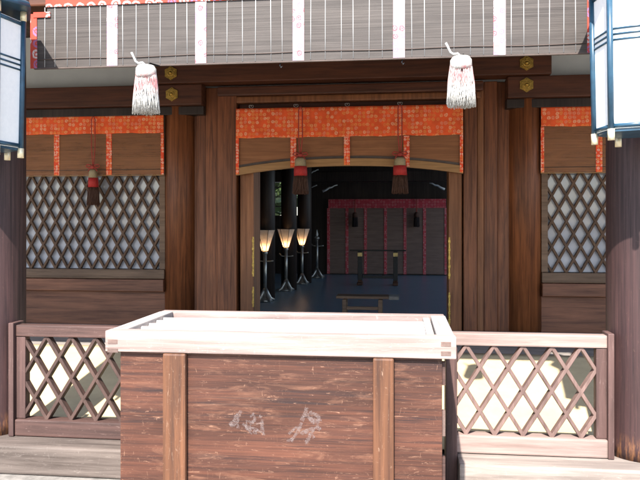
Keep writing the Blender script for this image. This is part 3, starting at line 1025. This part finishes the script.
def cord_tassel(x, y, ztop, zknot, zbot, label, w=1.0):
    t = Thing('cord_tassel', label, 'tassel', (x, y, zbot), 'dark red tassels on knotted cords')
    H = zknot - zbot
    T = ztop - zbot
    bm = bmesh.new()
    for s in (-1, 1):
        tube(bm, [(s * .004, 0, H + .02), (s * .022, 0, H + (T - H) * .4), (s * .022, 0, T - .03), (s * .010, 0, T), (0, .01, T + .012)], .0062, 6)
    obj('cord', bm, 'cord_red', t.o)
    bm = bmesh.new()
    for s in (-1, 1):
        tube(bm, [(0, -.012, H + .015), (s * .03, -.016, H + .045), (s * .07, -.016, H + .05), (s * .085, -.014, H + .03), (s * .06, -.014, H + .014), (s * .02, -.014, H + .02), (0, -.018, H + .024)], .0075, 6)
        tube(bm, [(0, -.014, H + .02), (s * .04, -.016, H - .0), (s * .055, -.016, H - .03)], .0065, 6)
    lathe(bm, 0, -.012, [(.012, H - .004), (.026, H + .014), (.022, H + .034), (.01, H + .042)], 12)
    obj('bow', bm, 'cord_red', t.o)
    s = H - .01
    bm = bmesh.new()
    lathe(bm, 0, -.01, [(.050 * w, s * .77), (.044 * w, s * .95), (.034 * w, s * .99), (.01, s)], 20)
    skein(bm, s * .77, s * .97, .052 * w, .047 * w, 60, 0, .0035)
    obj('head', bm, 'silk_cream', t.o)
    bm = bmesh.new()
    lathe(bm, 0, -.01, [(.057 * w, s * .51), (.052 * w, s * .77)], 20)
    skein(bm, s * .50, s * .775, .062 * w, .056 * w, 80, 0, .004)
    obj('band', bm, 'silk_red', t.o)
    bm = bmesh.new()
    skein(bm, 0, s * .515, .076 * w, .06 * w, 160, .02, .004, .5)
    obj('skirt', bm, 'silk_dark', t.o)
    return t
cord_tassel(wx(300.5, YD - .09), YD - .09, 2.93, 2.365, 1.935, 'left of two red banded tassels hanging before the doorway blind', 1.25)
cord_tassel(wx(400, YD - .09), YD - .09, 2.93, 2.36, 1.935, 'right of two red banded tassels hanging before the doorway blind', 1.25)
cord_tassel(hx(98), YW - .13, 2.87, 2.255, 1.82, 'red banded tassel hanging before the left latticed window')
for u, lab in ((355 + 0, 'left'), (416.5, 'right')):
    y = YB - .12
    t = Thing('dim_tassel', f'{lab} of two small dim tassels hanging on the crimson blind', 'tassel', (wx(u, y), y, 1.52), 'dim tassels at the back of the hall')
    bm = bmesh.new(); skein(bm, 0, .25, .075, .065, 50, .02, .008); obj('skirt', bm, 'silk_dim', t.o)
    bm = bmesh.new(); lathe(bm, 0, 0, [(.066, .245), (.064, .33), (.04, .37), (.01, .38)], 16); obj('head', bm, 'silk_dark', t.o)
    bm = bmesh.new(); tube(bm, [(0, 0, .38), (0, .02, .5), (0, .05, .7)], .012, 6); obj('cord', bm, 'cord_red', t.o)

# ------------------------------------------------------------------ hanging hexagonal lanterns
def lantern(cx, cy, z0, z1, rot, label):
    t = Thing('hanging_lantern', label, 'lantern', (cx, cy, z0), 'white paper lanterns before the porch columns')
    H = z1 - z0
    Rb, Rt = .205, .222
    V = [(math.cos(R(rot + 60 * k)), math.sin(R(rot + 60 * k))) for k in range(6)]
    def P(k, z, f=1.0):
        r = (Rb + (Rt - Rb) * z / H) * f
        return Vector((V[k % 6][0] * r, V[k % 6][1] * r, z))
    for k in range(6):
        bm = bmesh.new(); tube(bm, [P(k, .045), P(k, H - .045)], .0165, 8); obj('post', bm, 'lantern_blue', t.o)
        for z in (.0, H - .058):
            obj('post_cap', tube(bmesh.new(), [P(k, z), P(k, z + .058)], .0185, 10), 'lantern_cap', t.o)
        a, b = P(k, .06, .97), P(k + 1, .06, .97)
        c, d = P(k + 1, H - .06, .97), P(k, H - .06, .97)
        bm = bmesh.new()
        n = Vector((V[k][0] + V[(k + 1) % 6][0], V[k][1] + V[(k + 1) % 6][1], 0)).normalized() * .004
        A = [bm.verts.new(q - n) for q in (a, b, c, d)]; B = [bm.verts.new(q) for q in (a, b, c, d)]
        bm.faces.new(A); bm.faces.new(B[::-1])
        for j in range(4):
            bm.faces.new((A[j], B[j], B[(j + 1) % 4], A[(j + 1) % 4]))
        pn = obj('panel', bm, 'paper', t.o)
        for z, r in ((H * .60, .0058), (H * .633, .0058), (H * .666, .0058), (.075, .012), (H - .075, .012)):
            obj('crossbar', tube(bmesh.new(), [P(k, z, .975), P(k + 1, z, .975)], r, 8), 'lantern_blue', t.o)
    bm = bmesh.new(); prism(bm, [(V[k][0] * Rb * .95, V[k][1] * Rb * .95) for k in range(6)], .045, .058, 'XY'); obj('base', bm, 'lantern_blue', t.o)
    bm = bmesh.new()
    lathe(bm, 0, 0, [(.30, H + .0), (.29, H + .03), (.16, H + .11), (.05, H + .18), (.02, H + .20)], 6)
    obj('roof', bm, 'lantern_blue', t.o)
    bm = bmesh.new()
    tube(bm, [(0, 0, H + .19), (0, .0, 3.92 - z0)], .012, 8)
    obj('hanger', bm, 'black_iron', t.o)
    return t
LY = 3.86
lxr = wx(590, LY) + .235
lantern(lxr, LY, 2.035, 2.90, -145 + 3, 'right hanging white paper lantern with dark blue posts before a porch column')
lxl = wx(23, LY) - .25
lantern(lxl, LY, 2.0, 2.885, -35 - 3, 'left hanging white paper lantern with dark blue posts before a porch column')

# ------------------------------------------------------------------ lamps inside the hall
def lamp(x, y, s, label, lit=True):
    t = Thing('floor_lantern', label, 'floor lamp', (x, y, Z_FL), 'lit floor lanterns in the hall')
    bm = bmesh.new()
    for k in range(4):
        a = R(45 + 90 * k)
        tube(bm, [(0, 0, .22), (.05 * math.cos(a), .05 * math.sin(a), .14), (.11 * math.cos(a), .11 * math.sin(a), .05), (.18 * math.cos(a), .18 * math.sin(a), .02)], .034, 8, .022)
    lathe(bm, 0, 0, [(.13, .004), (.12, .03), (.07, .08), (.045, .16), (.03, .24)], 16)
    obj('base', bm, 'bronze', t.o)
    bm = bmesh.new(); tube(bm, [(0, 0, .2), (0, 0, .80)], .03, 10); lathe(bm, 0, 0, [(.02, .76), (.045, .79), (.045, .82), (.02, .85)], 14)
    obj('stem', bm, 'bronze', t.o)
    bm = bmesh.new()
    tube(bm, [(-.13, 0, .72), (-.09, 0, .67), (0, 0, .66), (.09, 0, .665), (.14, 0, .675)], .011, 6)
    obj('arm', bm, 'bronze', t.o)
    zb, zt_, rb, rt = .84, 1.185, .055, .17
    bm = bmesh.new()
    n = 6
    for k in range(n):
        a0, a1 = R(60 * k), R(60 * (k + 1))
        q = [(rb * math.cos(a0), rb * math.sin(a0), zb), (rb * math.cos(a1), rb * math.sin(a1), zb), (rt * math.cos(a1), rt * math.sin(a1), zt_), (rt * math.cos(a0), rt * math.sin(a0), zt_)]
        bm.faces.new([bm.verts.new(p) for p in q])
    sh = obj('lamp_shade', bm, 'shade', t.o)
    bm = bmesh.new()
    for k in range(n):
        a = R(60 * k); a1 = R(60 * (k + 1))
        tube(bm, [(rb * math.cos(a), rb * math.sin(a), zb), (rt * 1.01 * math.cos(a), rt * 1.01 * math.sin(a), zt_)], .005, 5)
        tube(bm, [(rt * math.cos(a), rt * math.sin(a), zt_), (rt * math.cos(a1), rt * math.sin(a1), zt_)], .006, 5)
    obj('shade_frame', bm, 'black_iron', sh)
    li = bpy.data.lights.new('lamp_bulb', 'POINT'); li.energy = .55; li.color = (1, .55, .25); li.shadow_soft_size = .02
    lo = bpy.data.objects.new('lamp_bulb', li); COL.objects.link(lo); lo.parent = t.o; lo.location = (0, 0, .90)
    return t
lamp_spots = ((265, 11.2, 'first and nearest of the lit floor lanterns along the dark pillars'), (286, 13.0, 'middle lit floor lantern standing along the dark pillars'), (302, 14.55, 'farthest lit floor lantern standing beside the candle stand'))
for u, y, lab in lamp_spots:
    lamp(wx(u, y), y, 1, lab)
t = Thing('candle_stand', 'slim metal stand without a shade behind the lit floor lanterns', 'candle stand', (wx(317, 16.3), 16.3, Z_FL))
bm = bmesh.new()
for k in range(4):
    a = R(45 + 90 * k)
    tube(bm, [(0, 0, .22), (.06 * math.cos(a), .06 * math.sin(a), .14), (.13 * math.cos(a), .13 * math.sin(a), .05), (.22 * math.cos(a), .22 * math.sin(a), .02)], .034, 8, .024)
lathe(bm, 0, 0, [(.15, .004), (.14, .03), (.07, .09), (.04, .2)], 16)
obj('base', bm, 'bronze', t.o)
bm = bmesh.new(); tube(bm, [(0, 0, .18), (0, 0, .92)], .03, 10); lathe(bm, 0, 0, [(.02, .9), (.06, .93), (.06, .96), (.025, .99)], 14); obj('stem', bm, 'bronze', t.o)
bm = bmesh.new(); tube(bm, [(-.17, 0, .84), (-.1, 0, .77), (0, 0, .75), (.1, 0, .76), (.16, 0, .765)], .014, 6); obj('arm', bm, 'bronze', t.o)
bm = bmesh.new(); lathe(bm, 0, 0, [(.02, .99), (.03, 1.03), (.012, 1.1), (.003, 1.15)], 10); obj('finial', bm, 'paint_white', t.o)

# ------------------------------------------------------------------ furniture in the hall
y = 14.5
xa_, xb_ = wx(360, y), wx(395.5, y)
t = Thing('offering_stand', 'black two post stand with brass fittings before the crimson blind', 'stand', ((xa_ + xb_) / 2, y, Z_FL))
for x in (xa_, xb_):
    t.part('post', bx(x - .046, x + .046, y - .04, y + .04, .42, 1.03, bev=.006), 'black_iron')
    bm = bmesh.new(); box(bm, x - .045, x + .045, y - .045, y + .045, .385, .418, bev=.004); box(bm, x - .055, x + .055, y - .16, y + .16, Z_FL + .003, .384, bev=.012)
    t.part('foot', bm, 'dark_wood')
    t.part('fitting', bx(x - .05, x + .05, y - .045, y + .045, .92, 1.0, bev=.003), 'brass')
t.part('top_bar', bx(xa_ - .22, xb_ + .22, y - .02, y + .02, 1.031, 1.062, bev=.008), 'black_iron')
t.part('cross_bar', bx(xa_ + .047, xb_ - .047, y - .018, y + .018, .46, .52, bev=.004), 'black_iron')
y = 9.6
t = Thing('low_bench', 'plain brown low bench with a greyish right end inside the doorway', 'bench', (wx(364, y), y, Z_FL))
xa_, xb_ = wx(337, y), wx(399, y)
xs_ = wx(389, y)
t.part('top', bx(xa_, xs_ - .001, y - .15, y + .15, .575, .61, bev=.005), 'sill_wood')
t.part('top_end', bx(xs_ + .001, xb_, y - .15, y + .15, .565, .612, bev=.005), 'stone')
for u in (345, 380.5):
    x = wx(u, y)
    for yy in (y - .11, y + .11):
        t.part('leg', bx(x - .028, x + .028, yy - .025, yy + .025, Z_FL + .003, .563, bev=.005), 'sill_wood')
t.part('stretcher', bx(wx(345, y) + .03, wx(380.5, y) - .03, y - .125, y - .095, .42, .465, bev=.004), 'sill_wood')
y = 10.6
x = wx(257, y)
t = Thing('notice_board', 'small blank white board standing just inside the left jamb', 'board', (x, y, Z_FL))
t.part('board', bx(x - .12, x + .035, y, y + .02, .55, .92, bev=.004), 'paper')
for xx in (x - .09, x + .005):
    t.part('leg', bx(xx - .012, xx + .012, y + .021, y + .045, Z_FL + .003, .88, bev=.002), 'black_iron')

# small black domed post end at the lower right corner
y = 3.55
x = wx(640.5, y)
t = Thing('domed_post', 'black round topped iron post below the right column', 'post', (x, y, 0))
bm = bmesh.new(); cyl(bm, 0, 0, .002, .245, .045, .045, 24); obj('shaft', bm, 'knob_black', t.o)
bm = bmesh.new(); lathe(bm, 0, 0, [(.052, .235), (.058, .25), (.058, .28), (.045, .305), (.02, .318), (.002, .32)], 24); obj('cap', bm, 'knob_black', t.o)

# ------------------------------------------------------------------ trees
def tree(x, y, h, cr, cz, n, label, seed, leaf=.22, base_r=.3):
    rnd = random.Random(seed)
    t = Thing('camphor_tree', label, 'tree', (x, y, 0), 'trees round the shrine')
    bm = bmesh.new()
    top = Vector((0, 0, cz))
    tube(bm, [(0, 0, -.1), (.05, .03, h * .2), (-.06, .04, h * .45), (0, 0, cz)], base_r, 10, base_r * .4)
    clumps = []
    for k in range(16):
        d = Vector((rnd.gauss(0, 1), rnd.gauss(0, 1), rnd.gauss(0, .7))).normalized()
        e = top + Vector((d.x * cr, d.y * cr, d.z * (h - cz))) * rnd.uniform(.45, .95)
        s = Vector((0, 0, cz * rnd.uniform(.55, .95)))
        tube(bm, [s, (s + e) / 2 + Vector((0, 0, .2)), e], base_r * .25, 6, .02)
        clumps.append((e, cr * rnd.uniform(.25, .42)))
    obj('trunk', bm, 'bark', t.o)
    verts, faces = [], []
    for k in range(n):
        c, r = clumps[k % len(clumps)]
        p = c + Vector((rnd.gauss(0, .5), rnd.gauss(0, .5), rnd.gauss(0, .42))) * r
        a = Vector((rnd.gauss(0, 1), rnd.gauss(0, 1), rnd.gauss(0, 1))).normalized()
        b = a.cross(Vector((rnd.gauss(0, 1), rnd.gauss(0, 1), rnd.gauss(0, 1)))).normalized()
        s = leaf * rnd.uniform(.6, 1.2)
        i = len(verts)
        verts += [p - a * s, p + b * s * .45, p + a * s, p - b * s * .45]
        faces.append((i, i + 1, i + 2, i + 3))
    me = bpy.data.meshes.new('crown'); me.from_pydata(verts, [], faces)
    o = bpy.data.objects.new('crown', me); COL.objects.link(o); o.parent = t.o; me.materials.append(M['leaf'])
    return t
tree(-5.6, 24.5, 6.0, 2.6, 3.4, 9000, 'leafy tree behind the hall seen through the small back opening', 3)

# ------------------------------------------------------------------ camera, light, world
cam = bpy.data.cameras.new('camera')
co = bpy.data.objects.new('camera', cam)
COL.objects.link(co)
co.location = (0, 0, CZ)
co.rotation_euler = (R(90), 0, TH)
cam.sensor_width = 36
cam.lens = F / 640 * 36
cam.shift_y = -(240 - HZ) / 640
cam.clip_end = 2000
sc.camera = co

AZ, EL = R(-8), math.atan(1.1 * math.cos(R(8)))
to_sun = Vector((math.sin(AZ) * math.cos(EL), -math.cos(AZ) * math.cos(EL), math.sin(EL)))
su_ = bpy.data.lights.new('sun', 'SUN')
su_.energy = 5.0
su_.angle = R(.7)
su_.color = (1, .95, .88)
so = bpy.data.objects.new('sun', su_)
COL.objects.link(so)
so.rotation_euler = to_sun.to_track_quat('Z', 'Y').to_euler()
so.location = (5, -10, 12)

w = bpy.data.worlds.new('World')
sc.world = w
w.use_nodes = True
nt = w.node_tree
sky = nt.nodes.new('ShaderNodeTexSky')
sky.sky_type = 'NISHITA'
sky.sun_disc = False
sky.sun_elevation = EL
sky.sun_rotation = R(180 + 8)
nt.links.new(sky.outputs[0], nt.nodes['Background'].inputs['Color'])
nt.nodes['Background'].inputs['Strength'].default_value = .14
vs_ = sc.view_settings
vs_.view_transform = 'Standard'
vs_.look = 'None'
vs_.gamma = 1
vs_.use_curve_mapping = False
vs_.exposure = 1.65
sc.cycles.use_denoising = True
sc.cycles.max_bounces = 12
sc.cycles.diffuse_bounces = 6
sc.cycles.transparent_max_bounces = 12
